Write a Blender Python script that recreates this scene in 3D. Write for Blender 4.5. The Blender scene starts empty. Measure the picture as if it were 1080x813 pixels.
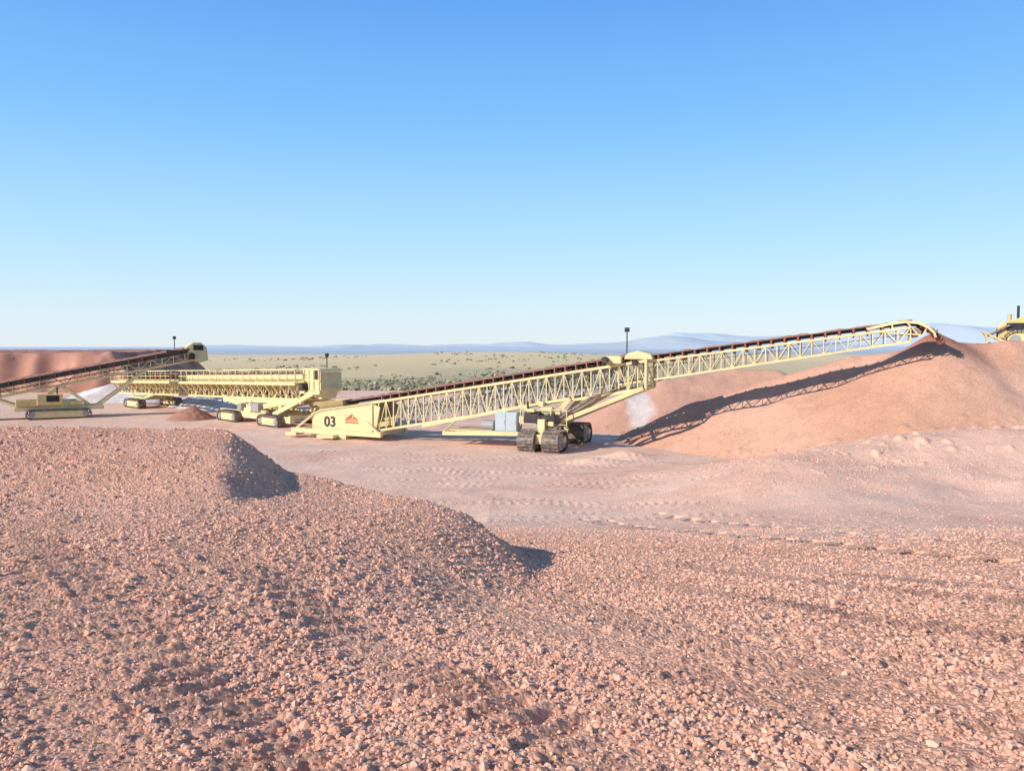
import bpy, math, random
import numpy as np
from mathutils import Vector, Matrix
random.seed(4); rng=np.random.default_rng(7)
scene=bpy.context.scene
col=scene.collection
# ------------------------------------------------------------------ noise
TAB=rng.random(65536)
def hsh(ix,iy,s):
    return TAB[((ix*73856093)^(iy*19349663)^(s*83492791))&65535]
def vn(x,y,s):
    xi=np.floor(x).astype(np.int64); yi=np.floor(y).astype(np.int64)
    fx=x-xi; fy=y-yi
    fx=fx*fx*(3-2*fx); fy=fy*fy*(3-2*fy)
    a=hsh(xi,yi,s); b=hsh(xi+1,yi,s); c=hsh(xi,yi+1,s); d=hsh(xi+1,yi+1,s)
    return (a*(1-fx)+b*fx)*(1-fy)+(c*(1-fx)+d*fx)*fy-0.5
def fbm(x,y,s,o=4):
    t=0;a=1
    for i in range(o):
        t=t+a*vn(x*(2**i)+i*17.3,y*(2**i)-i*9.1,s+i); a*=.5
    return t
def clods(x,y,cell,r0,r1,dens,s):
    wx=x+vn(x/cell*2.3,y/cell*2.3,s+90)*cell*.35
    wy=y+vn(x/cell*2.3,y/cell*2.3,s+91)*cell*.35
    gx=np.floor(wx/cell).astype(np.int64); gy=np.floor(wy/cell).astype(np.int64)
    out=np.zeros_like(x)
    for i in (-1,0,1):
        for j in (-1,0,1):
            cx=gx+i; cy=gy+j
            px=(cx+.1+.8*hsh(cx,cy,s))*cell; py=(cy+.1+.8*hsh(cx,cy,s+1))*cell
            q=hsh(cx,cy,s+2); r=r0+(r1-r0)*q*q
            keep=hsh(cx,cy,s+3)<dens
            d2=(wx-px)**2+(wy-py)**2
            h=np.sqrt(np.clip(r*r-d2,0,None))*.85
            out=np.maximum(out,np.where(keep,h,0))
    return out
def smax(a,b,k): return .5*(a+b+np.sqrt((a-b)**2+k*k))
def smin(a,b,k): return .5*(a+b-np.sqrt((a-b)**2+k*k))
EDGE=[(-60,19.5),(-6,16.3),(-2.35,14.1),(-.7,12.6),(.2,10.2),(.7,6),(1.1,1)]
def base_h(x,y):
    kk=.18+.06*np.clip((-.8-x)/3.0,0,1)
    slope=smin(3.8-kk*(y-3),3.8+0*y,.3)
    fl=-.3+0*y
    b=smax(slope,fl,.5)
    b=b+2.3*np.exp(-((x-20)/9.5)**2-((y-33)/5)**2)
    b=b+.9*np.exp(-((x-10)/4)**2-((y-29)/4.0)**2)
    b=b+.35*np.exp(-((x-6)/1.2)**2-((y-41)/.8)**2)+.3*np.exp(-((x-4.0)/1.4)**2-((y-39)/.6)**2)
    p=3.8-.054*(y-3)-.095*smax(x+4,0*x,.5)-.32*smax(x+1.0,0*x,.5)
    p=p-.14*np.exp(-((x+3.3)/1.6)**2-((y-13.2)/1.5)**2)
    xc=-3.65-.34*(y-10)+.2*vn(y*.9,x*.3,33)
    m=3.22+smin(.125*(y-9.6),.57+0*y,.06)-.31*(x-xc+np.sqrt((x-xc)**2+.015))
    m=m+.04*vn(x*.7,y*.7,34)
    p=smax(p,m,.04)
    d=None
    for (a,b2) in zip(EDGE[:-1],EDGE[1:]):
        dx,dy=b2[0]-a[0],b2[1]-a[1]; L=math.hypot(dx,dy)
        nx,ny=-dy/L,dx/L
        s=(x-a[0])*nx+(y-a[1])*ny
        d=s if d is None else np.maximum(d,s)
    d=d+.16*vn(x*.8,y*.8,31)+.12*vn(x*3,y*3,32)
    p=p-(.62-.25*np.clip((x+1.5)/2,0,1))*smax(d,0*d,.05)
    p=np.where(y>45,-5,p)
    h=smax(b,p,.14)
    h=h+3.3*np.exp(-((x+8)/70)**2-((y-330)/100)**2)
    t=np.clip((y-480)/1500,0,1)
    return h-28*t*t*(3-2*t)
def tread(x,y,ax,ay,bx,by,w,pitch,dep,bow=0,kind=0):
    dx,dy=bx-ax,by-ay; L=math.hypot(dx,dy); dx/=L; dy/=L
    s=(x-ax)*dx+(y-ay)*dy
    lat=-(x-ax)*dy+(y-ay)*dx-bow*4*(s/L)*(1-s/L)
    lat=lat+.10*vn(s*.5,s*0,int(abs(ax*10))+5)
    fade=np.clip(s/.9,0,1)*np.clip((L-s)/.9,0,1)
    win=np.clip((w/2-np.abs(lat)+.06*vn(x*5,y*5,81))/.10,0,1)*fade
    c=np.cos(2*math.pi*(s+.09*vn(x*2.5,y*2.5,78))/pitch+lat*.8)
    if kind==1:
        brk=np.clip(1.05+.7*vn(x*.9,y*.9,79),0,1.2)
        return -win*np.clip((-c-.1)/.25,0,1)*dep*brk, win*.95
    rid=np.clip(c,-.6,.9)
    brk=np.clip(.75+1.7*vn(x*1.1,y*1.1,77),.1,1)
    if kind==2:
        return win*(-dep*.25+dep*rid*brk*.8), win*.8
    return win*(-dep*.2+dep*rid*brk*.9), win
TR=[(-4.8,7.8,-.3,2.4,.62,.22,.055,.15),(-3.3,8.2,1.2,2.4,.62,.22,.052,.2),
    (-7.8,9.3,-2.2,2.5,.6,.22,.05,.3),
    (.2,8.6,3.4,2.7,.6,.22,.045,-.2),(1.6,10.2,5.4,4.0,.58,.22,.045,-.2),(-1.6,9.6,2.3,2.8,.6,.22,.045,.1),(1.6,12.5,5.8,6.6,.55,.23,.045,.1),
    (3.9,11.2,8.0,5.6,.55,.23,.045,.1),(-6.2,9.8,-1.3,2.4,.6,.22,.05,.2),
    (2.4,25.6,8.6,11.2,.85,.8,.36,-.3,1),(4.6,26.0,11.5,14.5,.6,.8,.18,-.3,1)]
rt=random.Random(9)
for i in range(26):
    ax=rt.uniform(-20,2); ay=rt.uniform(26,45); ln=rt.uniform(9,22); an=rt.uniform(-.5,.1)
    TR.append((ax,ay,ax+ln*math.cos(an),ay+ln*math.sin(an),rt.choice((.4,.6)),.36,rt.uniform(.03,.055),rt.uniform(-1,1),2))
def treadmask(x,y,n=11):
    m=0*x
    for t in TR[:n]: m=np.maximum(m,tread(x,y,*t)[1])
    return m
def H(x,y,detail=False):
    h=base_h(x,y)
    r=np.hypot(x,y)
    near=np.clip((90-r)/30,0,1)
    h=h+near*(.08*vn(x*.3,y*.3,1)+.04*vn(x*.9,y*.9,2))
    if not detail: return h
    treadw=0*x
    dh=0*x
    for t in TR:
        bx0,bx1=min(t[0],t[2])-2,max(t[0],t[2])+2; by0,by1=min(t[1],t[3])-2,max(t[1],t[3])+2
        k=np.nonzero((x>bx0)&(x<bx1)&(y>by0)&(y<by1))[0]
        a,w=tread(x[k],y[k],*t)
        dh[k]=np.where(w>treadw[k],a,dh[k]); treadw[k]=np.maximum(treadw[k],w)
    rough=.55+.6*np.clip(vn(x*.45,y*.45,5)+.2,0,1)
    floorz=np.clip((h-.2)/1.0,0,1)
    rough=rough*(.3+.7*floorz)
    bermy=np.exp(-((x-19)/11)**2-((y-31)/6.5)**2)
    big=1-.75*treadw
    c=big*clods(x,y,.45,.02,.10,.22,11)*(.4+1.2*bermy)+(1-.45*treadw)*clods(x,y,.14,.018,.052,.9,21)+clods(x,y,.075,.014,.036,.95,41)
    c=c+bermy*clods(x,y,.8,.08,.26,.5,71)
    n=.03*(1-.6*treadw)*fbm(x*3.1,y*3.1,51,4)
    h=h+near*(dh+rough*(c+n)+.35*bermy*vn(x*.5,y*.9,72))
    return h
# ------------------------------------------------------------------ materials
def newmat(name):
    m=bpy.data.materials.new(name); m.use_nodes=True
    nt=m.node_tree; b=nt.nodes["Principled BSDF"]
    return m,nt,b
def paint(name,c1,c2,scale=1.2,rough=.55,metal=0,amt=.5,bump=0.0):
    m,nt,b=newmat(name)
    tc=nt.nodes.new("ShaderNodeTexCoord")
    n=nt.nodes.new("ShaderNodeTexNoise"); n.inputs["Scale"].default_value=scale; n.inputs["Detail"].default_value=9; n.inputs["Roughness"].default_value=.7
    nt.links.new(tc.outputs["Object"],n.inputs["Vector"])
    r=nt.nodes.new("ShaderNodeValToRGB"); r.color_ramp.elements[0].position=.42; r.color_ramp.elements[1].position=.42+amt*.6
    r.color_ramp.elements[0].color=(*c1,1); r.color_ramp.elements[1].color=(*c2,1)
    nt.links.new(n.outputs["Fac"],r.inputs["Fac"]); nt.links.new(r.outputs["Color"],b.inputs["Base Color"])
    b.inputs["Roughness"].default_value=rough; b.inputs["Metallic"].default_value=metal
    if bump:
        bp=nt.nodes.new("ShaderNodeBump"); bp.inputs["Strength"].default_value=.6; bp.inputs["Distance"].default_value=bump
        nt.links.new(n.outputs["Fac"],bp.inputs["Height"]); nt.links.new(bp.outputs["Normal"],b.inputs["Normal"])
    return m
YEL=paint("cream_yellow_paint",(.80,.66,.33),(.56,.41,.25),.9,.55,amt=.6)
YEL2=paint("dozer_yellow_paint",(.74,.54,.19),(.50,.35,.22),1.5,.5)
DARK=paint("black_rubber_belt",(.035,.032,.032),(.12,.075,.06),2,.8)
STEEL=paint("worn_track_steel",(.13,.11,.10),(.42,.30,.23),5,.6,metal=.2,amt=.35)
GREY=paint("grey_machine_paint",(.30,.31,.32),(.40,.33,.28),2,.5)
WHITE=paint("pale_cabinet_paint",(.46,.53,.57),(.46,.43,.42),1.2,.45)
RED=paint("rust_red_idler_paint",(.30,.07,.04),(.32,.16,.10),3,.6)
LOGO=paint("red_decal",(.60,.10,.04),(.55,.16,.08),3,.5)
BLACK=paint("black_decal",(.012,.012,.012),(.04,.03,.03),4,.5)
GLASS=paint("dark_cab_glass",(.02,.025,.03),(.05,.05,.05),2,.1)
ORE=paint("red_ore",(.34,.15,.10),(.45,.24,.17),6,.95,bump=.05)
def groundmat(name,stone,b1,b2,bd1,bd2,contrast=.35):
    m,nt,b=newmat(name); L=nt.links
    at=nt.nodes.new("ShaderNodeAttribute"); at.attribute_name="tint"
    geo=nt.nodes.new("ShaderNodeNewGeometry")
    n1=nt.nodes.new("ShaderNodeTexNoise"); n1.inputs["Scale"].default_value=.8; n1.inputs["Detail"].default_value=12; n1.inputs["Roughness"].default_value=.75
    v=nt.nodes.new("ShaderNodeTexVoronoi"); v.inputs["Scale"].default_value=b1
    n2=nt.nodes.new("ShaderNodeTexNoise"); n2.inputs["Scale"].default_value=b2; n2.inputs["Detail"].default_value=8; n2.inputs["Roughness"].default_value=.7
    for n in (n1,v,n2): L.new(geo.outputs["Position"],n.inputs["Vector"])
    mr=nt.nodes.new("ShaderNodeMapRange"); mr.inputs["From Min"].default_value=.3; mr.inputs["From Max"].default_value=.7
    mr.inputs["To Min"].default_value=1-contrast; mr.inputs["To Max"].default_value=1+contrast
    L.new(n1.outputs["Fac"],mr.inputs["Value"])
    mv=nt.nodes.new("ShaderNodeVectorMath"); mv.operation='SCALE'; L.new(at.outputs["Color"],mv.inputs[0]); L.new(mr.outputs["Result"],mv.inputs["Scale"])
    sep=nt.nodes.new("ShaderNodeSeparateColor"); L.new(v.outputs["Color"],sep.inputs["Color"])
    rp=nt.nodes.new("ShaderNodeValToRGB"); e=rp.color_ramp.elements
    e[0].position=0; e[0].color=(.74,.70,.68,1); e[1].position=1; e[1].color=(1.2,1.25,1.27,1)
    x=e.new(.45); x.color=(1,1,1,1); x=e.new(.86); x.color=(1.08,1.05,1.03,1)
    L.new(sep.outputs["Red"],rp.inputs["Fac"])
    mx=nt.nodes.new("ShaderNodeMix"); mx.data_type='RGBA'; mx.blend_type='MULTIPLY'; mx.inputs["Factor"].default_value=stone
    L.new(mv.outputs["Vector"],mx.inputs["A"]); L.new(rp.outputs["Color"],mx.inputs["B"])
    L.new(mx.outputs["Result"],b.inputs["Base Color"])
    b.inputs["Roughness"].default_value=.95; b.inputs["Specular IOR Level"].default_value=.15
    inv=nt.nodes.new("ShaderNodeMath"); inv.operation='SUBTRACT'; inv.inputs[0].default_value=1; L.new(v.outputs["Distance"],inv.inputs[1])
    bp=nt.nodes.new("ShaderNodeBump"); bp.inputs["Strength"].default_value=.9; bp.inputs["Distance"].default_value=bd1; L.new(inv.outputs[0],bp.inputs["Height"])
    bq=nt.nodes.new("ShaderNodeBump"); bq.inputs["Strength"].default_value=.8; bq.inputs["Distance"].default_value=bd2; L.new(n2.outputs["Fac"],bq.inputs["Height"])
    L.new(bp.outputs["Normal"],bq.inputs["Normal"]); L.new(bq.outputs["Normal"],b.inputs["Normal"])
    return m
GROUND=groundmat("red_gravel_ground",.9,34,70,.018,.014,.16)
PILEM=groundmat("crushed_red_ore",.45,12,20,.014,.028,.12)
# ------------------------------------------------------------------ mesh helpers
def arr_mesh(name,V,F,tint=None,smooth=False,mat=None):
    me=bpy.data.meshes.new(name)
    V=np.asarray(V,dtype=np.float32); F=np.asarray(F,dtype=np.int32); k=F.shape[1]
    me.vertices.add(len(V)); me.vertices.foreach_set("co",V.ravel())
    me.loops.add(F.size); me.loops.foreach_set("vertex_index",F.ravel())
    me.polygons.add(len(F)); me.polygons.foreach_set("loop_start",np.arange(0,F.size,k,dtype=np.int32))
    me.update(calc_edges=True)
    me.polygons.foreach_set("use_smooth",np.full(len(F),smooth,dtype=bool))
    if tint is not None:
        a=me.color_attributes.new("tint",'FLOAT_COLOR','POINT')
        c=np.ones((len(V),4),dtype=np.float32); c[:,:3]=tint; a.data.foreach_set("color",c.ravel())
    if mat: me.materials.append(mat)
    o=bpy.data.objects.new(name,me); col.objects.link(o); return o
def gridfaces(nr,nc):
    i=np.arange(nr-1)[:,None]*nc+np.arange(nc-1)[None,:]
    i=i.ravel(); return np.stack([i,i+1,i+nc+1,i+nc],1)
def mixc(a,b,t): t=np.clip(t,0,1)[:,None]; return a*(1-t)+b*t
def meta(o,label,cat,**k):
    o["label"]=label; o["category"]=cat
    for a,b in k.items(): o[a]=b
# ------------------------------------------------------------------ ground
q=.0019
r1=4.5*np.exp(np.arange(0,int(math.log(70/4.5)/q))*q)
r2=r1[-1]*np.exp(np.arange(1,260)*.024)
r=np.concatenate([r1,r2]); r=r[r<32000]
ncol=940; th=np.linspace(math.radians(-50),math.radians(50),ncol)
Rg,Tg=np.meshgrid(r,th,indexing='ij')
gx=(Rg*np.sin(Tg)).ravel(); gy=(Rg*np.cos(Tg)-5.0).ravel()
gz=H(gx,gy,True)
C=lambda *a:np.array(a,dtype=float)[None,:]
n=len(gx)
hb=base_h(gx,gy)
floor_t=np.clip(1-(hb+.1)/2.2,0,1)
c=mixc(C(.80,.42,.28),C(.90,.57,.42),floor_t)
c=mixc(c,C(.69,.33,.21),np.clip(vn(gx*.28,gy*.28,201)*1.0+vn(gx*1.3,gy*1.3,202)*.6-.1,0,.4))
c=mixc(c,C(.90,.63,.49),np.clip(vn(gx*.16,gy*.5,203)*1.6,0,.6)*(.2+.8*floor_t))
c=mixc(c,C(.88,.55,.41),.8*np.exp(-((gx-17)/11)**2-((gy-30)/8)**2))
far=np.clip((gy-105-14*vn(gx*.03,gy*.03,204)*2)/10,0,1)
veg=mixc(np.tile(C(.74,.57,.32),(n,1)),C(.56,.45,.28),np.clip(.3+2.0*fbm(gx*.02,gy*.012,205,4),0,1))
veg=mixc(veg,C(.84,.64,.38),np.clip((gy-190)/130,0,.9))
veg=mixc(veg,C(.30,.27,.17),np.clip(1-(gy-104)/45,0,.8)*np.clip((30-gx)/15,0,1))
veg=mixc(veg,C(.54,.51,.50),np.clip(1-np.abs(gy-118-.1*gx)/6,0,1)*(gx<-8)*(gx>-34))
c=mixc(c,veg,far)
plain=mixc(np.tile(C(.46,.48,.46),(n,1)),C(.54,.61,.70),np.clip((gy-1800)/6000,0,1))  # far plain goes bluer with distance: atmospheric haze painted into the tint
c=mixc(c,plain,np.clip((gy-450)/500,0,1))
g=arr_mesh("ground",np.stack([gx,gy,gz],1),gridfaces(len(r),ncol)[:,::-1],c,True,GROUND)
g["kind"]="structure"
# ------------------------------------------------------------------ loose stones (one mass)
import bmesh
bm=bmesh.new(); bmesh.ops.create_icosphere(bm,subdivisions=1,radius=1)
IV=np.array([v.co[:] for v in bm.verts]); IF=np.array([[v.index for v in f.verts] for f in bm.faces]); bm.free()
def blobs(name,P,S,cols,jit,flat,mat,smooth=False):
    N=len(P); nv=len(IV)
    a=rng.random(N)*6.283; ca,sa=np.cos(a),np.sin(a)
    ax=rng.uniform(.7,1.3,(N,3)); ax[:,2]*=flat
    V=IV[None]*(1+rng.uniform(-jit,jit,(N,nv,1)))*ax[:,None,:]
    X=V[:,:,0]*ca[:,None]-V[:,:,1]*sa[:,None]; Y=V[:,:,0]*sa[:,None]+V[:,:,1]*ca[:,None]
    V=np.stack([X,Y,V[:,:,2]],2)*S[:,None,None]+P[:,None,:]
    F=(IF[None]+np.arange(N)[:,None,None]*nv).reshape(-1,3)
    return arr_mesh(name,V.reshape(-1,3),F,np.repeat(cols,nv,axis=0),smooth,mat)
N=95000
u=rng.random(N)**.9; rr=2.6*np.exp(u*2.6); aa=rng.uniform(-.68,.68,N)
sx=rr*np.sin(aa); sy=rr*np.cos(aa)
ss=(.0075+.00052*rr)*np.exp(rng.normal(0,.38,N)); ss=np.clip(ss,.004,.036)
cl=vn(sx*.6,sy*.6,300); hb_=base_h(sx,sy); tm=treadmask(sx,sy)
ss=ss*(1-.25*tm)
k=((cl+rng.uniform(-.35,.35,N))>-.3)&((tm<rng.uniform(0,1.6,N))|(rr<8)&(rng.random(N)<.4))&((hb_>.6)|(rng.random(N)<.25))
sx,sy,ss=sx[k],sy[k],ss[k]
sz=H(sx,sy,True)+ss*.2
t=rng.random(len(sx))
sc=mixc(np.tile(C(.68,.34,.225),(len(sx),1)),C(.88,.52,.37),t)
MST,nt,b=newmat("stone"); at=nt.nodes.new("ShaderNodeAttribute"); at.attribute_name="tint"
nn=nt.nodes.new("ShaderNodeTexNoise"); nn.inputs["Scale"].default_value=40; nn.inputs["Detail"].default_value=6
bp=nt.nodes.new("ShaderNodeBump"); bp.inputs["Distance"].default_value=.02; nt.links.new(nn.outputs["Fac"],bp.inputs["Height"]); nt.links.new(bp.outputs["Normal"],b.inputs["Normal"])
nt.links.new(at.outputs["Color"],b.inputs["Base Color"]); b.inputs["Roughness"].default_value=.95
o=blobs("gravel",np.stack([sx,sy,sz],1),ss,sc,.3,.8,MST); o["kind"]="stuff"
meta(o,"loose reddish stones scattered over the quarry ground","gravel")
# ------------------------------------------------------------------ stockpiles
def pile(name,segs,slope,box,res,colf,label,cat,mat=PILEM,rug=.05,group=None):
    xs=np.arange(box[0],box[1],res); ys=np.arange(box[2],box[3],res)
    X,Y=np.meshgrid(xs,ys,indexing='ij'); X=X.ravel();Y=Y.ravel()
    wx=X+.5*vn(X*.5,Y*.5,400)+.08*vn(X*2,Y*2,401); wy=Y+.5*vn(X*.5,Y*.5,402)+.08*vn(X*2,Y*2,403)
    z=np.full(len(X),-9.)
    for pts in segs:
      for (a,b) in zip(pts[:-1],pts[1:]) if len(pts)>1 else [(pts[0],pts[0])]:
        dx,dy=b[0]-a[0],b[1]-a[1]; L2=dx*dx+dy*dy+1e-9
        t=np.clip(((wx-a[0])*dx+(wy-a[1])*dy)/L2,0,1)
        d=np.hypot(wx-a[0]-t*dx,wy-a[1]-t*dy)
        pk=a[2]+t*(b[2]-a[2])
        z=smax(z,pk-slope*(np.sqrt(d*d+.12)-.3),.2)
    g0=H(X,Y)
    z=z+rug*fbm(X*.9,Y*.9,410,5)*1.6+.02*vn(X*6,Y*6,411)
    toe=np.clip(1-(z-g0)/1.2,0,1)
    z=z+toe*clods(X,Y,.5,.05,.24,.6,420)
    cc=colf(X,Y,z)
    F=gridfaces(len(xs),len(ys))
    inside=z>g0-.35
    kf=inside[F].any(1); F=F[kf]
    used=np.unique(F); mp=np.zeros(len(X),int); mp[used]=np.arange(len(used))
    V=np.stack([X,Y,np.maximum(z,g0-.6)],1)[used]
    o=arr_mesh(name,V,mp[F],cc[used],True,mat); meta(o,label,cat)
    if group: o["group"]=group
    return o
def redc(X,Y,z):
    c=np.tile(C(.60,.31,.205),(len(X),1))
    c=mixc(c,C(.69,.39,.275),np.clip(.4+1.5*vn(X*.3,Y*.3,430),0,1))
    c=mixc(c,C(.42,.185,.125),np.clip(1-np.hypot(X-21.8,Y-41.0)/2.4,0,1)*1.6)
    return c
pile("gravel_stockpile",[[(8,48.6,.5),(11,47.5,2.1),(14.5,46,3.45),(18.5,44,4.85),(22.3,41.6,5.5),(25.2,40.4,5.7),(29,39.8,5.6),(34,40,5.5),(42,44,5.4),(54,52,5.2)],[(21.8,41,6.15)],[(26,43.5,5.45),(29,45.4,5.4),(36,47.5,5.3)],[(27,42.2,5.55),(36,43.5,5.4)]],.62,(1,58,24,66),.11,redc,
     "tall heap of fine reddish brown ore beneath the stacker head","stockpile",rug=.04)
def backc(X,Y,z):
    c=np.tile(C(.62,.335,.235),(len(X),1))
    m=np.clip((9.9-X)/.8+1.6*vn(X*1.1,Y*1.1,440),0,1)*np.clip((X-7.6)/.5+1.2*vn(X*1.4,Y*1.4,441),0,1)
    return mixc(c,C(.68,.61,.58),m*.75)
pile("gravel_stockpile",[[(5.5,54,.2),(8,56,1.9),(11,57,3.0),(16,58,3.8),(19,57,3.8)]],.6,(0,34,46,68),.16,backc,"older reddish ore ridge with a pale greyish patch","stockpile")
def whitec(X,Y,z): return mixc(np.tile(C(.74,.69,.66),(len(X),1)),C(.68,.52,.44),np.clip(.3+2*vn(X*.5,Y*.5,450),0,1))
pile("pale_stockpile",[[(-46,88,.9),(-42.5,85,1.4),(-39,84,.9)]],.45,(-54,-30,76,96),.2,whitec,"low pale grey gravel heap behind the feed conveyor","stockpile",group="pale gravel heaps")
pile("pale_stockpile",[[(-31,77,.6),(-27.5,75.5,1.0),(-23.5,73,.5)]],.45,(-38,-18,67,84),.2,whitec,"low pale grey gravel heap under the transfer conveyor","stockpile",group="pale gravel heaps")
pile("gravel_heap",[[(-25.2,63,.75)]],.62,(-29,-21,59,67),.1,lambda X,Y,z:np.tile(C(.44,.21,.14),(len(X),1)),"small dark reddish spill heap under the transfer conveyor","stockpile")
# red quarry bench at the far side
xs=np.linspace(-150,-30,420); ys=np.linspace(84,150,230); X,Y=np.meshgrid(xs,ys,indexing='ij'); X=X.ravel();Y=Y.ravel()
d=np.minimum((Y-98-3*vn(X*.12,Y*0,460)-1.2*vn(X*.5,Y*.5,461))*2.2,(-45.5-X-(Y-98)*.2)*1.1+1.2*vn(X*.3,Y*.3,462))
z=-.6+smin(smax(d,0*d,.4),5.35+.25*vn(X*.1,Y*.1,463),.15)+.2*fbm(X*.9,Y*.9,464,4)*np.clip(d,0,1)
cc=mixc(np.tile(C(.56,.28,.20),(len(X),1)),C(.38,.175,.12),np.clip(.5+2*vn(X*.7,Y*.5,465),0,1))
o=arr_mesh("hillside",np.stack([X,Y,z],1),gridfaces(420,230),cc,True,PILEM); o["kind"]="structure"
# distant mountains, aerial haze painted into their pale blue-grey tint
def range_(name,x0,x1,y0,depth,prof,cA):
    xs=np.linspace(x0,x1,260); ys=np.linspace(0,1,30); X,T=np.meshgrid(xs,ys,indexing='ij'); X=X.ravel();T=T.ravel()
    hh=prof(X)
    z=-29+(hh+29)*np.sin(np.clip(T,0,1)*math.pi)**.8*(1+.12*fbm(X*.0015,T*5,470,4))
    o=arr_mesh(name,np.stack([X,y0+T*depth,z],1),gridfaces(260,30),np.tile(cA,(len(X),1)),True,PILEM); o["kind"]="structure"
f=lambda c,w,h:(lambda X:h*np.exp(-((X-c)/w)**2))
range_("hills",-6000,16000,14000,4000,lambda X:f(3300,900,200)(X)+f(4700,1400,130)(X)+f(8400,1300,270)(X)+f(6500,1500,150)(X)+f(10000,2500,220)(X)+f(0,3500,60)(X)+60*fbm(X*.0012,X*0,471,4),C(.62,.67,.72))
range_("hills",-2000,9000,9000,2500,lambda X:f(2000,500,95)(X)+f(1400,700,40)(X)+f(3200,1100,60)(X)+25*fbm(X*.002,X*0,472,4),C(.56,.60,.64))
# shrubs
N=1000
sy=125*np.exp(rng.random(N)*1.0); sx=sy*rng.uniform(-.4,.2,N)
k=(vn(sx*.05,sy*.03,480)+rng.uniform(-.15,.15,N))>0.12; sx,sy=sx[k],sy[k]
ss=rng.uniform(.2,.55,len(sx))*(.8+sy/900)
M2=800; tx=rng.uniform(-26,24,M2); ty=106+24*rng.random(M2)**1.8+.1*tx; ts=rng.uniform(.2,.6,M2)
sx=np.concatenate([sx,tx]); sy=np.concatenate([sy,ty]); ss=np.concatenate([ss,ts])
P=np.stack([sx,sy,H(sx,sy)+ss*.3],1)
P=np.concatenate([P,P+np.stack([ss*.9*rng.normal(size=len(ss)),ss*.5*rng.normal(size=len(ss)),ss*.1],1)]); ss=np.concatenate([ss,ss*.7])
SC=mixc(np.tile(C(.20,.185,.10),(len(ss),1)),C(.42,.36,.22),rng.random(len(ss)))
o=blobs("shrubland",P,ss,SC,.4,.6,MST); o["kind"]="stuff"; meta(o,"dusty green desert shrubs dotted over a dry hill","shrubs")

# ------------------------------------------------------------------ machine toolkit
class MB:
    def __init__(s): s.v=[]; s.f=[]
    def add(s,V,F):
        o=len(s.v); s.v+= [tuple(p) for p in V]; s.f+=[tuple(i+o for i in f) for f in F]
    def box(s,c,d,R=None):
        V=[]
        for i in (-1,1):
            for j in (-1,1):
                for k in (-1,1):
                    p=Vector((i*d[0]/2,j*d[1]/2,k*d[2]/2))
                    if R is not None: p=R@p
                    V.append(p+Vector(c))
        s.add(V,[(0,1,3,2),(4,6,7,5),(0,4,5,1),(2,3,7,6),(0,2,6,4),(1,5,7,3)]); return s
    def beam(s,p,q,w=.1,h=None):
        h=h or w; p=Vector(p);q=Vector(q); d=q-p; L=d.length; x=d.normalized()
        up=Vector((0,0,1)) if abs(x.z)<.95 else Vector((1,0,0))
        y=up.cross(x).normalized(); zz=x.cross(y)
        R=Matrix((x,y,zz)).transposed(); s.box((p+q)/2,(L,w,h),R); return s
    def cyl(s,p,q,r,n=14,r2=None):
        r2=r if r2 is None else r2
        p=Vector(p);q=Vector(q); x=(q-p).normalized(); up=Vector((0,0,1)) if abs(x.z)<.9 else Vector((1,0,0))
        y=up.cross(x).normalized(); zz=x.cross(y); V=[]
        for (c,rad) in ((p,r),(q,r2)):
            for i in range(n):
                a=2*math.pi*i/n; V.append(c+y*math.cos(a)*rad+zz*math.sin(a)*rad)
        F=[(i,(i+1)%n,n+(i+1)%n,n+i) for i in range(n)]+[tuple(range(n))[::-1],tuple(range(n,2*n))]
        s.add(V,F); return s
    def prism(s,poly,y0,y1):
        n=len(poly); V=[(a,y0,b) for a,b in poly]+[(a,y1,b) for a,b in poly]
        s.add(V,[(i,(i+1)%n,n+(i+1)%n,n+i) for i in range(n)]+[tuple(range(n))[::-1],tuple(range(n,2*n))]); return s
    def obj(s,name,mat,parent=None,M=None,bevel=0,label=None):
        V=s.v if M is None else [tuple(M@Vector(p)) for p in s.v]
        me=bpy.data.meshes.new(name); me.from_pydata(V,[],s.f); me.materials.append(mat)
        bm=bmesh.new(); bm.from_mesh(me); bmesh.ops.recalc_face_normals(bm,faces=bm.faces); bm.to_mesh(me); bm.free()
        o=bpy.data.objects.new(name,me); col.objects.link(o)
        if parent: o.parent=parent
        if bevel:
            m=o.modifiers.new("bevel",'BEVEL'); m.width=bevel; m.segments=2; m.limit_method='ANGLE'
        if label: o["label"]=label
        return o
def root(name,loc,ang,label,cat,**k):
    e=bpy.data.objects.new(name,None); e.location=loc; e.rotation_euler=(0,0,ang); col.objects.link(e); meta(e,label,cat,**k); return e
def stadium(L,h,n=10):
    r=h/2; P=[]
    for i in range(n+1):
        a=-math.pi/2+math.pi*i/n; P.append((L/2-r+r*math.cos(a),r+r*math.sin(a)))
    for i in range(n+1):
        a=math.pi/2+math.pi*i/n; P.append((-L/2+r+r*math.cos(a),r+r*math.sin(a)))
    return P
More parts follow.
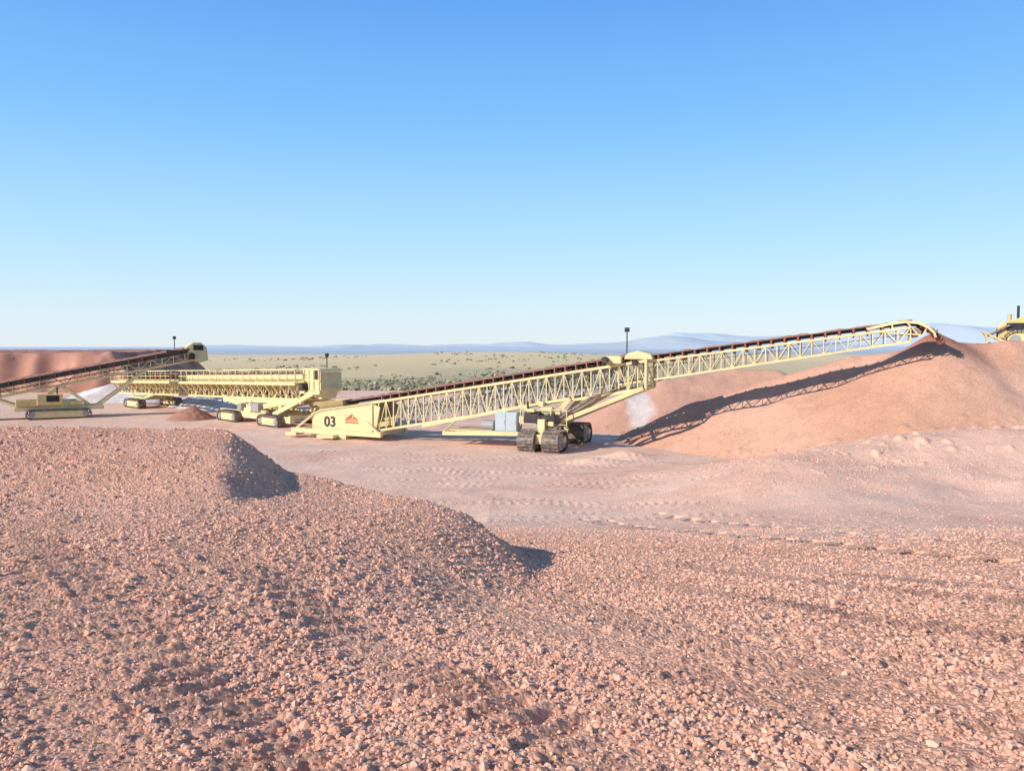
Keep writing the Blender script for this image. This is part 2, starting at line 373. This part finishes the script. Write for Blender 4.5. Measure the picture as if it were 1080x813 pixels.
def crawler(parent,c,L,W,h,yaw=0):
    M=Matrix.Translation(c)@Matrix.Rotation(yaw,4,'Z')
    mb=MB(); r=h/2; S=L-2*r; per=2*S+2*math.pi*r; N=int(per/.19)
    for i in range(N):
        s=per*i/N
        if s<S: p=(-S/2+s,0); nrm=(0,-1)
        elif s<S+math.pi*r:
            t=(s-S)/r-math.pi/2; p=(S/2+r*math.cos(t),r+r*math.sin(t)); nrm=(math.cos(t),math.sin(t))
        elif s<2*S+math.pi*r: p=(S/2-(s-S-math.pi*r),2*r); nrm=(0,1)
        else:
            t=(s-2*S-math.pi*r)/r+math.pi/2; p=(-S/2+r*math.cos(t),r+r*math.sin(t)); nrm=(math.cos(t),math.sin(t))
        ang=math.atan2(nrm[1],nrm[0])
        R=Matrix.Rotation(-ang,3,'Y')
        mb.box((p[0]-nrm[0]*.05,0,p[1]-nrm[1]*.05),(.08,W,.165),R)
        mb.box((p[0]+nrm[0]*.01,0,p[1]+nrm[1]*.01),(.07,W,.035),R)
    t=mb.obj("crawler_track",STEEL,parent,M)
    mb=MB(); P=[(a,z*(h-.34)/h+.17) for a,z in stadium(L-.34,h)]
    mb.prism(P,-W*.36,W*.36); mb.box((0,0,h*.5),(L*.55,W*.9,h*.25))
    mb.obj("track_frame",YEL,t,M)
    for sx in (-1,1):
        mb=MB(); mb.cyl((sx*S/2,-W*.46,r),(sx*S/2,W*.46,r),r*.55,16); mb.cyl((sx*S/2,-W*.5,r),(sx*S/2,W*.5,r),r*.25,10)
        mb.obj("wheel",GREY,t,M)
    return t
def trussrun(mb,a0,a1,zb0,zb1,zt0,zt1,hw,pitch,ch=.12,web=.06,diag=True):
    zb=lambda a:zb0+(zb1-zb0)*(a-a0)/(a1-a0); zt=lambda a:zt0+(zt1-zt0)*(a-a0)/(a1-a0)
    for s in (-1,1):
        mb.beam((a0,s*hw,zb0),(a1,s*hw,zb1),ch,ch*1.2); mb.beam((a0,s*hw,zt0),(a1,s*hw,zt1),ch,ch*1.2)
        n=max(2,round((a1-a0)/pitch))
        for i in range(n+1):
            a=a0+(a1-a0)*i/n
            mb.beam((a,s*(hw-.005),zb(a)),(a,s*(hw-.005),zt(a)),web,web*1.1)
            if diag and i<n:
                b=a0+(a1-a0)*(i+1)/n
                if i%2: mb.beam((a,s*(hw+.01),zb(a)),(b,s*(hw+.01),zt(b)),web*.8)
                else: mb.beam((a,s*(hw+.01),zt(a)),(b,s*(hw+.01),zb(b)),web*.8)
    n=max(2,round((a1-a0)/(pitch*2)))
    for i in range(n+1):
        a=a0+(a1-a0)*i/n
        mb.beam((a,-hw,zb(a)),(a,hw,zb(a)),web,web); mb.beam((a,-hw,zt(a)-.1),(a,hw,zt(a)-.1),web,web)
def idlers(parent,a0,a1,z0,z1,hw,n):
    mb=MB()
    mb.cyl((0,-hw*.42,0),(0,hw*.42,0),.075,10); mb.cyl((0,-hw*.42,0),(0,-hw,.22),.075,10); mb.cyl((0,hw*.42,0),(0,hw,.22),.075,10)
    mb.beam((0,-hw*1.05,-.12),(0,hw*1.05,-.12),.06); 
    for s in (-1,1): mb.beam((0,s*hw*1.05,-.14),(0,s*hw*1.05,.3),.09,.06)
    f=mb.obj("idler",RED,parent)
    for i in range(n):
        t=(i+.5)/n; o=f if i==0 else f.copy()
        if i: col.objects.link(o); o.parent=parent
        o.location=(a0+(a1-a0)*t,0,z0+(z1-z0)*t)
def belt(parent,pts,hw,load=True):
    mb=MB()
    for (p,q) in zip(pts[:-1],pts[1:]):
        for (y0,z0,y1,z1) in ((-hw,.24,-hw*.4,.1),(-hw*.4,.1,hw*.4,.1),(hw*.4,.1,hw,.24)):
            V=[(p[0],y0,p[1]+z0),(q[0],y0,q[1]+z0),(q[0],y1,q[1]+z1),(p[0],y1,p[1]+z1)]
            W=[(a,b,c-.03) for a,b,c in V]
            mb.add(V+W,[(0,1,2,3),(7,6,5,4),(0,4,5,1),(1,5,6,2),(2,6,7,3),(3,7,4,0)])
    return mb.obj("belt",DARK,parent)
def oreload(name,parent,a0,a1,z0,z1,hw,seed):
    n=int((a1-a0)/.12); m=9
    V=[]
    for i in range(n+1):
        t=i/n
        for j in range(m):
            s=j/(m-1)*2-1
            hh=(1-s*s)*.16
            z=z0+(z1-z0)*t+.2+hh+.07*float(vn(np.array([i*.45+seed]),np.array([j*.9]),500)[0])*(1-abs(s))*2
            V.append((a0+(a1-a0)*t,s*hw,z))
    o=arr_mesh(name,V,gridfaces(n+1,m)[:,::-1],None,False,ORE); o.parent=parent; return o
def lightpole(parent,x,y,z,h):
    mb=MB(); mb.cyl((x,y,z),(x,y,z+h),.035,8); mb.obj("lamp_post",BLACK,parent)
    mb=MB(); mb.box((x,y,z+h+.08),(.26,.18,.22)); mb.beam((x-.16,y,z+h-.03),(x+.16,y,z+h-.03),.05); mb.obj("floodlight",BLACK,parent,bevel=.03)

# ------------------------------------------------------------------ radial stacker "03"
ANG=math.atan2(-.379,.925)
ST=root("stacker_conveyor",(-8.3,50,0),ANG,"long cream yellow radial stacker conveyor numbered 03 with telescoping boom","conveyor")
HW=1.0
mb=MB(); trussrun(mb,0,17.2,.22,3.25,2.0,4.72,HW,.52,.12,.05); mb.obj("outer_truss",YEL,ST)
mb=MB(); trussrun(mb,15.5,29.8,3.38,5.72,4.45,6.38,.72,.56,.09,.042); mb.obj("telescoping_boom",YEL,ST)
belt(ST,[(-3.6,1.55),(0,2.08),(17,4.85)],.78); belt(ST,[(15.8,4.55),(29.6,6.42),(30.1,6.38),(30.35,6.15),(30.35,5.95)],.5)
mb=MB()
mb.beam((0,0,.75),(17,0,3.75),1.5,.04); mb.obj("return_belt",DARK,ST)
mb=MB(); mb.beam((16.5,0,4.25),(29.9,0,6.1),.9,.03); mb.obj("return_belt",DARK,ST)
mb=MB(); trussrun(mb,2.0,15.4,1.05,3.38,1.75,4.3,.72,.65,.12,.06); mb.obj("inner_truss",GREY,ST)
oreload("ore_load",ST,-3,16.6,1.6,4.78,.62,3); oreload("ore_load",ST,16.8,29.9,4.62,6.42,.4,9)
idlers(ST,.4,16.6,2.12,4.76,.88,26); idlers(ST,17.4,28.9,4.68,6.28,.6,18)
SP=[(-4.3,.0),(-4.3,1.2),(-3.6,1.42),(.1,1.98),(.7,1.75),(.35,.12)]
for s in (-1,1):
    mb=MB(); mb.prism(SP,s*(HW+.12)-.04,s*(HW+.12)+.04)
    mb.beam((-4.35,s*(HW+.2),-.02),(.6,s*(HW+.2),.1),.12,.14)
    mb.beam((-4.3,s*(HW+.19),1.22),(-3.6,s*(HW+.19),1.45),.1,.08); mb.beam((-3.6,s*(HW+.19),1.45),(.1,s*(HW+.19),2.0),.1,.08)
    mb.beam((.15,s*(HW+.19),.1),(.15,s*(HW+.19),2.0),.1,.1)
    mb.obj("tail_side_plate",YEL,ST)
mb=MB(); mb.box((-4.25,0,.65),(.08,2.1,1.15)); mb.obj("tail_end_plate",YEL,ST)
mb=MB()
mb.add([(-4.2,-1.2,1.95),(-2.0,-1.2,2.15),(-2.0,1.2,2.15),(-4.2,1.2,1.95),(-3.9,-.8,1.5),(-2.2,-.8,1.7),(-2.2,.8,1.7),(-3.9,.8,1.5)],[(0,1,5,4),(1,2,6,5),(2,3,7,6),(3,0,4,7)])
mb.obj("feed_hopper",YEL,ST)
def text(s,size,mat,M,parent,name,ext=.012):
    cu=bpy.data.curves.new(name,'FONT'); cu.body=s; cu.size=size; cu.extrude=ext; cu.offset=.018; cu.align_x='CENTER'; cu.align_y='CENTER'
    t=bpy.data.objects.new(name,cu); col.objects.link(t); bpy.context.view_layer.update()
    me=bpy.data.meshes.new_from_object(t); bpy.data.objects.remove(t); me.transform(M); me.materials.clear(); me.materials.append(mat)
    o=bpy.data.objects.new(name,me); col.objects.link(o); o.parent=parent; return o
FR=Matrix.Rotation(math.radians(90),4,'X')
text("03",.88,BLACK,Matrix.Translation((-2.95,-HW-.175,.72))@FR,ST,"number_lettering")
mb=MB(); y0,y1=-HW-.19,-HW-.165
ex,ez=-1.35,1.0; K=.7
for poly in ([(-.66,-.12),(-.20,.30),(-.10,.25),(-.46,-.10)],[(-.34,-.10),(.0,.42),(.12,.34),(-.10,-.06)],[(.06,-.08),(.22,.22),(.32,.14),(.30,-.04)],[(.38,-.08),(.44,.12),(.66,-.08)],
             [(-.68,-.20),(.68,-.20),(.60,-.15),(-.60,-.15)]):
    mb.prism([(ex+a*K,ez+b*K) for a,b in poly],y0,y1)
for i in range(9): mb.box((ex-.42+i*.105,(y0+y1)/2,ez-.25),(.06,.02,.07 if i%2 else .09))
mb.obj("emblem",LOGO,ST)
mb=MB(); mb.prism([(15.9,4.78),(16.1,5.1),(16.7,5.25),(17.4,5.05),(17.5,4.78)],-HW-.08,HW+.08); 
for s in (-1,1): mb.beam((17.15,s*(HW+.1),3.25),(17.15,s*(HW+.1),4.85),.18,.14)
mb.box((15.4,-HW-.2,4.75),(.9,.32,.4))
mb.obj("boom_collar",YEL,ST,bevel=.04)
mb=MB(); mb.cyl((15.0,-HW-.25,4.75),(15.0,-HW-.7,4.75),.18,14); mb.obj("drive_motor",DARK,ST)
mb=MB(); mb.cyl((16.6,-HW-.12,4.6),(16.6,-HW-.5,4.6),.14,12); mb.obj("drive_motor",DARK,ST)
lightpole(ST,15.6,.9,5.0,1.35)
mb=MB(); mb.cyl((30.0,-.6,6.14),(30.0,.6,6.14),.24,20); mb.obj("head_pulley",STEEL,ST)
sh=lambda P:[(a-.75,b-.14) for a,b in P]
out=sh([(28.6,6.5),(29.6,6.74),(30.3,6.84),(30.9,6.78),(31.35,6.56),(31.6,6.28),(31.66,6.05)])
inn=sh([(31.58,6.05),(31.5,6.25),(31.25,6.49),(30.85,6.68),(30.3,6.74),(29.65,6.64),(28.7,6.4)])
mb=MB()
for (p,q_) in zip(out[:-1],out[1:]): mb.beam((p[0],0,p[1]),(q_[0],0,q_[1]),1.3,.03)
for s in (-.67,.67):
    mb.prism(out+inn,s-.02,s+.02)
    for p,q_ in (((29.0,6.4),(29.0,6.6)),((30.2,6.0),(29.6,6.68)),((28.5,6.2),(30.3,6.05)),((30.3,6.05),(30.5,6.4))): mb.beam((p[0],s,p[1]-.05),(q_[0],s,q_[1]-.02),.06)
mb.obj("discharge_hood",YEL,ST)
mb=MB()
for s in (-1,1): mb.beam((-5.6,s*1.5,.18),(1.0,s*1.5,.1),.25,.3)
for a in (-5.4,-3.4,-.8,.8): mb.beam((a,-1.5,.15),(a,1.5,.15),.2,.22)
for s in (-1,1): mb.beam((-5.4,s*1.5,.2),(-4.2,s*1.15,1.2),.14); mb.beam((.8,s*1.5,.2),(-.4,s*1.12,.9),.14)
mb.box((-5.5,-1.35,-.05),(.8,.9,.2)); mb.box((-2.7,-1.7,-.1),(1.2,.8,.2)); mb.box((-2.2,0,-.05),(1.4,3.2,.4))
mb.obj("tail_base_frame",YEL,ST)
for (a,b) in ((11.0,-2.2),(12.4,-2.2),(11.0,2.4),(12.4,2.4)):
    crawler(ST,(a,b,-.33),1.9,.95,1.22,math.pi/2)
mb=MB()
for b in (-2.2,2.4):
    mb.box((11.7,b,.45),(.42,1.2,.5)); mb.beam((10.4,b,.42),(13.0,b,.42),.35,.3); mb.box((11.7,b,1.05),(.4,.6,.9))
mb.beam((11.7,-2.4,1.2),(11.7,2.6,1.2),.4,.4)
for s in (-1,1):
    mb.beam((11.7,s*1.3,1.2),(12.9,s*1.12,2.6),.2,.26)
    mb.beam((11.3,s*1.25,1.2),(10.2,s*1.1,2.1),.16,.2)
    mb.beam((12.0,s*1.7,1.15),(17.0,s*1.12,3.25),.16,.22)
    mb.beam((11.6,s*1.7,1.15),(14.6,s*1.12,2.8),.12,.16)
    mb.beam((10.2,s*1.1,2.1),(3.6,s*1.1,.72),.12,.18)
    mb.beam((10.2,s*1.1,2.1),(12.9,s*1.12,2.6),.12,.14)
mb.beam((14.5,-1.4,2.2),(14.5,1.4,2.2),.14)
mb.obj("undercarriage_frame",YEL,ST)
for s in (-1,1): mb=MB(); mb.cyl((12.2,s*1.9,1.3),(14.2,s*1.35,2.7),.09,12); mb.cyl((14.2,s*1.35,2.7),(15.6,s*1.12,3.2),.055,12); mb.obj("hydraulic_cylinder",STEEL,ST)
mb=MB()
for s in (-1.7,.3): mb.beam((5.3,s,.42),(11.6,s,.62),.16,.22)
for a in (5.4,7.0,8.6,10.2): mb.beam((a,-1.7,.47),(a,.3,.47),.1,.12)
mb.beam((5.3,-1.7,.45),(5.9,-1.1,1.15),.1); mb.box((8.0,-.7,.62),(4.6,1.9,.05)); mb.obj("service_platform",YEL,ST)
mb=MB(); mb.box((9.25,-1.2,1.2),(1.35,.8,1.1)); 
c1=mb.obj("control_cabinet",WHITE,ST,bevel=.03)
for a in (8.92,9.58): mb=MB(); mb.box((a,-1.615,1.2),(.6,.02,.95)); mb.box((a+.22,-1.635,1.2),(.04,.03,.2)); mb.obj("cabinet_door",WHITE,c1)
mb=MB(); mb.cyl((7.6,-1.1,.95),(8.35,-1.1,.95),.3,16); mb.box((7.98,-1.1,.66),(.6,.5,.1)); mb.obj("tank",GREY,ST)
mb=MB(); mb.box((11.0,-1.7,1.55),(.9,.8,.6)); mb.cyl((10.7,-1.9,1.8),(10.7,-1.9,2.45),.06,10); mb.cyl((11.3,-2.2,1.5),(11.3,-2.0,1.5),.26,14); mb.box((11.8,-1.9,1.5),(1.1,.5,.4)); mb.cyl((12.5,-2.1,1.45),(12.2,-1.6,1.45),.22,14)
mb.obj("engine",DARK,ST,bevel=.05)
for c_,d_ in (((11.75,-1.6,1.95),(.7,.4,.35)),((10.35,-1.7,1.4),(.3,.6,.4)),((12.45,-1.75,1.9),(.3,.35,.3)),((11.0,-2.15,1.95),(.45,.25,.18)),((12.1,-2.2,1.25),(.5,.2,.25)),((11.3,-1.3,2.25),(.3,.3,.3))):
    mb=MB(); mb.box(c_,d_); mb.obj("engine_cover",YEL,ST,bevel=.04)
mb=MB()
for (p,q_) in (((10.3,-2.0,1.2),(13.0,-2.0,1.2)),((10.3,-2.0,2.0),(13.0,-2.0,2.0)),((10.3,-2.0,1.1),(10.3,-2.0,2.0)),((11.2,-2.05,1.1),(11.2,-2.05,2.05)),((12.1,-2.05,1.1),(12.1,-2.05,2.05)),((13.0,-2.0,1.1),(13.0,-2.0,2.0))): mb.beam(p,q_,.04)
mb.obj("handrail",YEL,ST)

# ------------------------------------------------------------------ horizontal transfer conveyor
A2=math.atan2(-.69,.724)
TC=root("transfer_conveyor",(-38.6,80,0),A2,"long level cream yellow transfer conveyor with walkways on crawler tracks","conveyor")
zb=lambda a:.85+.026*a
mb=MB(); trussrun(mb,0,34,zb(0),zb(34),zb(0)+1.3,zb(34)+1.3,.85,.8,.13,.09,diag=True)
for s in (-1,1):
    mb.beam((0,s*.84,zb(0)+1.05),(34,s*.84,zb(34)+1.05),.03,.4)
    for i in range(31):
        a=.4+i*1.09; mb.beam((a,s*.85,zb(a)+.1),(a,s*1.58,zb(a)+.97),.10); mb.beam((a,s*.85,zb(a)+1.1),(a,s*1.6,zb(a)+1.1),.08)
mb.obj("truss",YEL,TC)
mb=MB(); mb.beam((0,0,zb(0)+.3),(34,0,zb(34)+.3),1.4,.05); mb.obj("return_belt",DARK,TC)
for s in (-1,1):
    mb=MB(); mb.beam((0,s*1.25,zb(0)+1.18),(34,s*1.25,zb(34)+1.18),.72,.04); mb.beam((0,s*1.63,zb(0)+1.13),(34,s*1.63,zb(34)+1.13),.05,.2)
    mb.obj("walkway",YEL,TC)
    mb=MB()
    for k_ in (.5,.95): mb.beam((0,s*1.63,zb(0)+1.18+k_),(34,s*1.63,zb(34)+1.18+k_),.05)
    for i in range(33): a=i*34/32; mb.beam((a,s*1.63,zb(a)+1.13),(a,s*1.63,zb(a)+2.15),.05)
    mb.obj("handrail",YEL,TC)
belt(TC,[(-.5,zb(0)+1.5),(34.5,zb(34)+1.65)],.75)
idlers(TC,.3,33.5,zb(0)+1.5,zb(34)+1.63,.85,48)
oreload("ore_load",TC,6,34,zb(6)+1.5,zb(34)+1.63,.5,20)
for s in (-1,1): mb=MB(); mb.prism([(14,zb(14)+1.4),(34,zb(34)+1.45),(34,zb(34)+1.85),(14,zb(14)+1.75)],s*.98-.03,s*.98+.03); mb.obj("skirt_board",YEL,TC)
mb=MB(); mb.prism([(33.9,2.3),(33.9,3.95),(35.7,3.95),(36.0,3.7),(36.0,2.5),(35.8,2.3)],-.85,.85)
for a in (34.0,34.6,35.2,35.85): mb.box((a,-.89,3.1),(.08,.08,1.55))
for z_ in (2.36,3.1,3.88): mb.box((34.95,-.90,z_),(2.1,.05,.08))
mb.box((36.03,0,3.85),(.06,1.8,.1)); mb.box((36.03,0,2.6),(.06,1.8,.1))
mb.beam((33.6,-.95,2.25),(36.1,-.95,2.25),.16,.16); mb.prism([(34.9,2.4),(35.9,2.4),(35.7,1.85),(35.1,1.85)],-.6,.6)
mb.obj("head_box",YEL,TC)
mb=MB(); mb.box((35.55,-.87,3.5),(.4,.05,.6)); mb.obj("opening",BLACK,TC)
mb=MB(); mb.cyl((34.3,-.85,2.75),(34.3,-1.35,2.75),.2,14); mb.box((34.3,-1.15,2.5),(.4,.4,.2)); mb.obj("drive_motor",DARK,TC)
lightpole(TC,34.6,.6,3.95,.85)
lightpole(TC,7,.9,2.4,1.4)
mb=MB()
for s in (-1,1):
    mb.beam((22.5,s*1.0,zb(22)),(30.0,s*1.5,.5),.28,.36); mb.beam((33.5,s*1.0,zb(33)),(25.5,s*1.52,.45),.28,.36)
    mb.beam((35.2,s*.9,2.25),(31.0,s*1.54,.55),.24,.32)
    mb.beam((23,s*1.5,.4),(33.4,s*1.5,.25),.36,.42); mb.beam((22.5,s*1.05,zb(22)-.12),(34,s*1.05,zb(34)-.12),.26,.38)
    mb.beam((27,s*1.5,.5),(27,s*1.0,zb(27)),.22); mb.beam((31.5,s*1.5,.5),(31.5,s*1.0,zb(31)),.2)
for a in (24,27,30,33): mb.beam((a,-1.5,.42),(a,1.5,.42),.25,.25)
mb.beam((27,-1.5,.5),(27,1.0,zb(27)),.12)
mb.obj("support_frame",YEL,TC)
for c_,d_ in (((28.6,-1.55,.95),(1.1,.5,.6)),((26.3,-1.55,.9),(.6,.5,.5))):
    mb=MB(); mb.box(c_,d_); mb.obj("power_pack",GREY,TC,bevel=.04)
mb=MB()
for a in (3.5,8.5):
    for s in (-1,1): mb.beam((a,s*.9,zb(a)),(6+(a-6)*.4,s*1.3,.6),.18,.2)
mb.beam((6,-1.4,.6),(6,1.4,.6),.4,.35)
for s in (-1,1): mb.beam((4.9,s*1.3,.6),(7.1,s*1.3,.6),.2,.25)
mb.obj("support_frame",YEL,TC)
for (a,b) in ((25,-1.9),(25,1.9),(31.2,-1.9),(31.2,1.9),(6,-1.7),(6,1.7)): crawler(TC,(a,b,-.32),3.0 if a!=6 else 3.6,.7,.85)

# ------------------------------------------------------------------ feeding conveyor with dark belt
A1=math.atan2(8.0,14.0)
JC=root("jump_conveyor",(-42.5,61.2,0),A1,"sloping dark belt feed conveyor with yellow head box on tracks","conveyor")
za=lambda a:1.75+.195*a
mb=MB(); trussrun(mb,-10,17,za(-10)-.75,za(17)-.75,za(-10),za(17),.75,.9,.11,.06); mb.obj("truss",YEL,JC)
belt(JC,[(-10,za(-10)+.1),(17.4,za(17.4)+.1)],.75)
mb=MB(); mb.beam((-10,0,za(-10)-.35),(17,0,za(17)-.35),1.2,.04); mb.obj("return_belt",DARK,JC)
for s in (-1,1): mb=MB(); mb.beam((-10,s*.82,za(-10)+.15),(16.5,s*.82,za(16.5)+.15),.06,.38); mb.obj("skirt_board",DARK,JC)
idlers(JC,-9,16.5,za(-9)+.12,za(16.5)+.12,.85,24)
oreload("ore_load",JC,-9,16.8,za(-9)+.12,za(16.8)+.12,.55,40)
mb=MB(); Z=za(17)
mb.prism([(16.4,Z-.7),(16.2,Z+.3),(16.8,Z+.75),(17.4,Z+.75),(17.9,Z+.3),(18.0,Z-.8),(17.3,Z-1.0)],-.85,.85); mb.box((17.1,-.87,Z-.05),(1.5,.06,.12))
mb.obj("head_box",YEL,JC,bevel=.02)
mb=MB(); mb.box((17.2,-.89,Z+.3),(.8,.05,.45)); mb.obj("opening",BLACK,JC)
mb=MB(); mb.cyl((16.6,-.85,Z-.4),(16.6,-1.4,Z-.4),.25,14); mb.box((16.6,-1.1,Z-.6),(.5,.5,.2)); mb.obj("drive_motor",DARK,JC)
mb=MB(); mb.box((15.2,-.9,Z-.1),(1.2,.5,.4)); mb.obj("drive_guard",DARK,JC,bevel=.03)
lightpole(JC,15.5,.9,Z+.1,1.0)
o5=5.6
mb=MB()
for s in (-1,1):
    mb.beam((3.6+o5,s*1.0,.5),(7.6+o5,s*.8,za(7.6+o5)-.75),.16,.2); mb.beam((-1.5+o5,s*1.0,.6),(-3.5+o5,s*.8,za(-3.5+o5)-.7),.14,.18)
    mb.beam((-2+o5,s*1.3,.55),(4.2+o5,s*1.3,.55),.3,.3); mb.beam((3.4+o5,s*1.0,.5),(1.2+o5,s*.8,za(1.2+o5)-.75),.16,.2); mb.beam((-1+o5,s*1.0,.5),(1.2+o5,s*.8,za(1.2+o5)-.75),.16,.2)
mb.beam((3.4+o5,-1.2,.5),(3.4+o5,1.2,.5),.2); mb.beam((6.0+o5,-.95,1.9),(6.0+o5,.95,1.9),.14)
mb.prism([(-1.6+o5,.6),(-1.4+o5,1.15),(2.2+o5,1.15),(2.9+o5,.6)],-1.25,1.25)
mb.obj("support_frame",YEL,JC)
mb=MB(); mb.box((.4+o5,-1.3,1.25),(1.8,.6,.9)); mb.box((-1.2+o5,-1.2,1.05),(1.5,.6,.6)); mb.box((2.2+o5,-1.2,.95),(.9,.6,.4)); mb.obj("power_pack",YEL2,JC,bevel=.06)
mb=MB(); mb.cyl((.9+o5,-1.2,1.7),(.9+o5,-1.2,2.25),.06,10); mb.obj("exhaust_pipe",BLACK,JC)
mb=MB(); mb.box((.6+o5,-1.61,1.35),(.9,.03,.5)); mb.obj("grille",BLACK,JC)
for s in (-1,1): crawler(JC,(1.0+o5,s*1.5,-.32),4.6,.6,.85)

# ------------------------------------------------------------------ dozer on the heap
DZ=root("bulldozer",(29.8,45.0,5.33),math.radians(150),"yellow bulldozer with blade parked on the ore heap","bulldozer")
for s in (-1,1): crawler(DZ,(0,s*1.05,-.05),3.6,.55,1.1)
mb=MB()
P=[(2.75,-.15),(2.60,.15),(2.54,.45),(2.60,.8),(2.78,1.05),(2.86,1.0),(2.70,.78),(2.64,.45),(2.70,.15),(2.84,-.17)]
mb.prism(P,-1.75,1.75); 
for s in (-1,1): mb.beam((2.6,s*1.4,.25),(-.2,s*1.42,.4),.18,.25); mb.beam((2.58,s*1.2,.85),(1.6,s*1.4,.35),.1)
mb.obj("blade",YEL2,DZ)
mb=MB(); mb.prism([(.2,.6),(2.05,.6),(2.1,1.25),(1.75,1.55),(.9,1.8),(.2,1.9)],-.6,.6); mb.prism([(-1.7,.6),(.3,.6),(.3,1.4),(-1.7,1.4)],-.85,.85); mb.box((-1.5,0,1.7),(.6,1.5,.5)); mb.obj("body",YEL2,DZ,bevel=.05)
mb=MB(); 
for x in (-1.1,.15):
    for s in (-1,1): mb.beam((x,s*.72,1.5),(x,s*.65,2.85),.12)
mb.box((-.48,0,2.9),(1.7,1.7,.12)); mb.box((-.48,0,1.75),(1.3,1.5,.5)); c_=mb.obj("cab",YEL2,DZ,bevel=.03)
mb=MB(); mb.box((-.48,0,2.4),(1.14,1.26,.75)); mb.obj("window",GLASS,c_)
mb=MB(); mb.cyl((1.1,.3,1.7),(1.1,.3,2.45),.07,12); mb.obj("exhaust_pipe",BLACK,DZ)
mb=MB(); mb.cyl((1.5,-.3,1.6),(1.5,-.3,2.0),.12,12); mb.obj("air_filter",YEL2,DZ)
for s in (-1,1): mb=MB(); mb.cyl((1.5,s*.7,1.35),(2.58,s*.8,.75),.07,10); mb.obj("hydraulic_cylinder",STEEL,DZ)
mb=MB(); mb.box((2.09,0,.95),(.06,1.0,.55)); mb.obj("radiator_grille",BLACK,DZ)
for s in (-1,1): mb=MB(); mb.box((1.1,s*.61,1.25),(1.1,.03,.45)); mb.obj("side_grille",BLACK,DZ)

# falling ore: thrown off the pulley in a short arc
N=1600; tt=rng.random(N)
hx=30.25+tt*.95+rng.normal(0,.06,N); hy=rng.normal(0,.22,N); hz=6.42-tt*tt*.75+rng.normal(0,.05,N)
ca,sa=math.cos(ANG),math.sin(ANG)
P=np.stack([-8.3+hx*ca-hy*sa,50+hx*sa+hy*ca,hz],1)
o=blobs("falling_ore",P,rng.uniform(.02,.06,N),np.tile(C(.36,.16,.11),(N,1)),.3,.9,MST); o["kind"]="stuff"; meta(o,"reddish ore falling from the stacker head onto the heap","ore")

# ------------------------------------------------------------------ light, sky, camera
E=math.radians(26.5); dx,dy=.86,.51
D=Vector((dx*math.cos(E),dy*math.cos(E),-math.sin(E)))
sl=bpy.data.lights.new("sun",'SUN'); sl.energy=5; sl.angle=math.radians(.5); sl.color=(1,.96,.87)
so=bpy.data.objects.new("sun",sl); so.rotation_euler=D.to_track_quat('-Z','Y').to_euler(); col.objects.link(so)
w=bpy.data.worlds.new("World"); scene.world=w; w.use_nodes=True; nt=w.node_tree
sky=nt.nodes.new("ShaderNodeTexSky"); sky.sky_type='NISHITA'; sky.sun_disc=False; sky.sun_elevation=E; sky.sun_rotation=math.atan2(-dx,-dy)
sky.altitude=600; sky.air_density=1.0; sky.dust_density=.6; sky.ozone_density=1.6
S=.13
tc=nt.nodes.new("ShaderNodeTexCoord"); sp=nt.nodes.new("ShaderNodeSeparateXYZ"); nt.links.new(tc.outputs["Generated"],sp.inputs[0])
rp=nt.nodes.new("ShaderNodeValToRGB"); nt.links.new(sp.outputs["Z"],rp.inputs["Fac"])
K=[(0.0,(.80,.89,.95)),(.035,(.73,.90,1.0)),(.13,(.47,.80,1.08)),(.26,(.24,.58,1.08)),(.40,(.13,.40,.95)),(.6,(.09,.23,.52)),(1.0,(.08,.18,.38))]
e=rp.color_ramp.elements
e[0].position=0; e[0].color=(*K[0][1],1); e[1].position=1; e[1].color=(*K[-1][1],1)
for p_,c_ in K[1:-1]: x=e.new(p_); x.color=(*c_,1)
sc_=nt.nodes.new("ShaderNodeVectorMath"); sc_.operation='SCALE'; sc_.inputs["Scale"].default_value=1/S; nt.links.new(rp.outputs["Color"],sc_.inputs[0])
mx=nt.nodes.new("ShaderNodeMix"); mx.data_type='RGBA'; mx.inputs["Factor"].default_value=.9
nt.links.new(sky.outputs["Color"],mx.inputs["A"]); nt.links.new(sc_.outputs["Vector"],mx.inputs["B"])
bg=nt.nodes["Background"]; bg.inputs["Strength"].default_value=S; nt.links.new(mx.outputs["Result"],bg.inputs["Color"])
cam=bpy.data.cameras.new("camera"); cam.lens=28; cam.sensor_width=36; cam.clip_end=60000; cam.clip_start=.1
co=bpy.data.objects.new("camera",cam); co.location=(0,0,5.5); co.rotation_euler=(math.radians(90-2.83),0,0); col.objects.link(co); scene.camera=co
scene.view_settings.view_transform='Standard'; scene.view_settings.look='None'; scene.view_settings.exposure=0
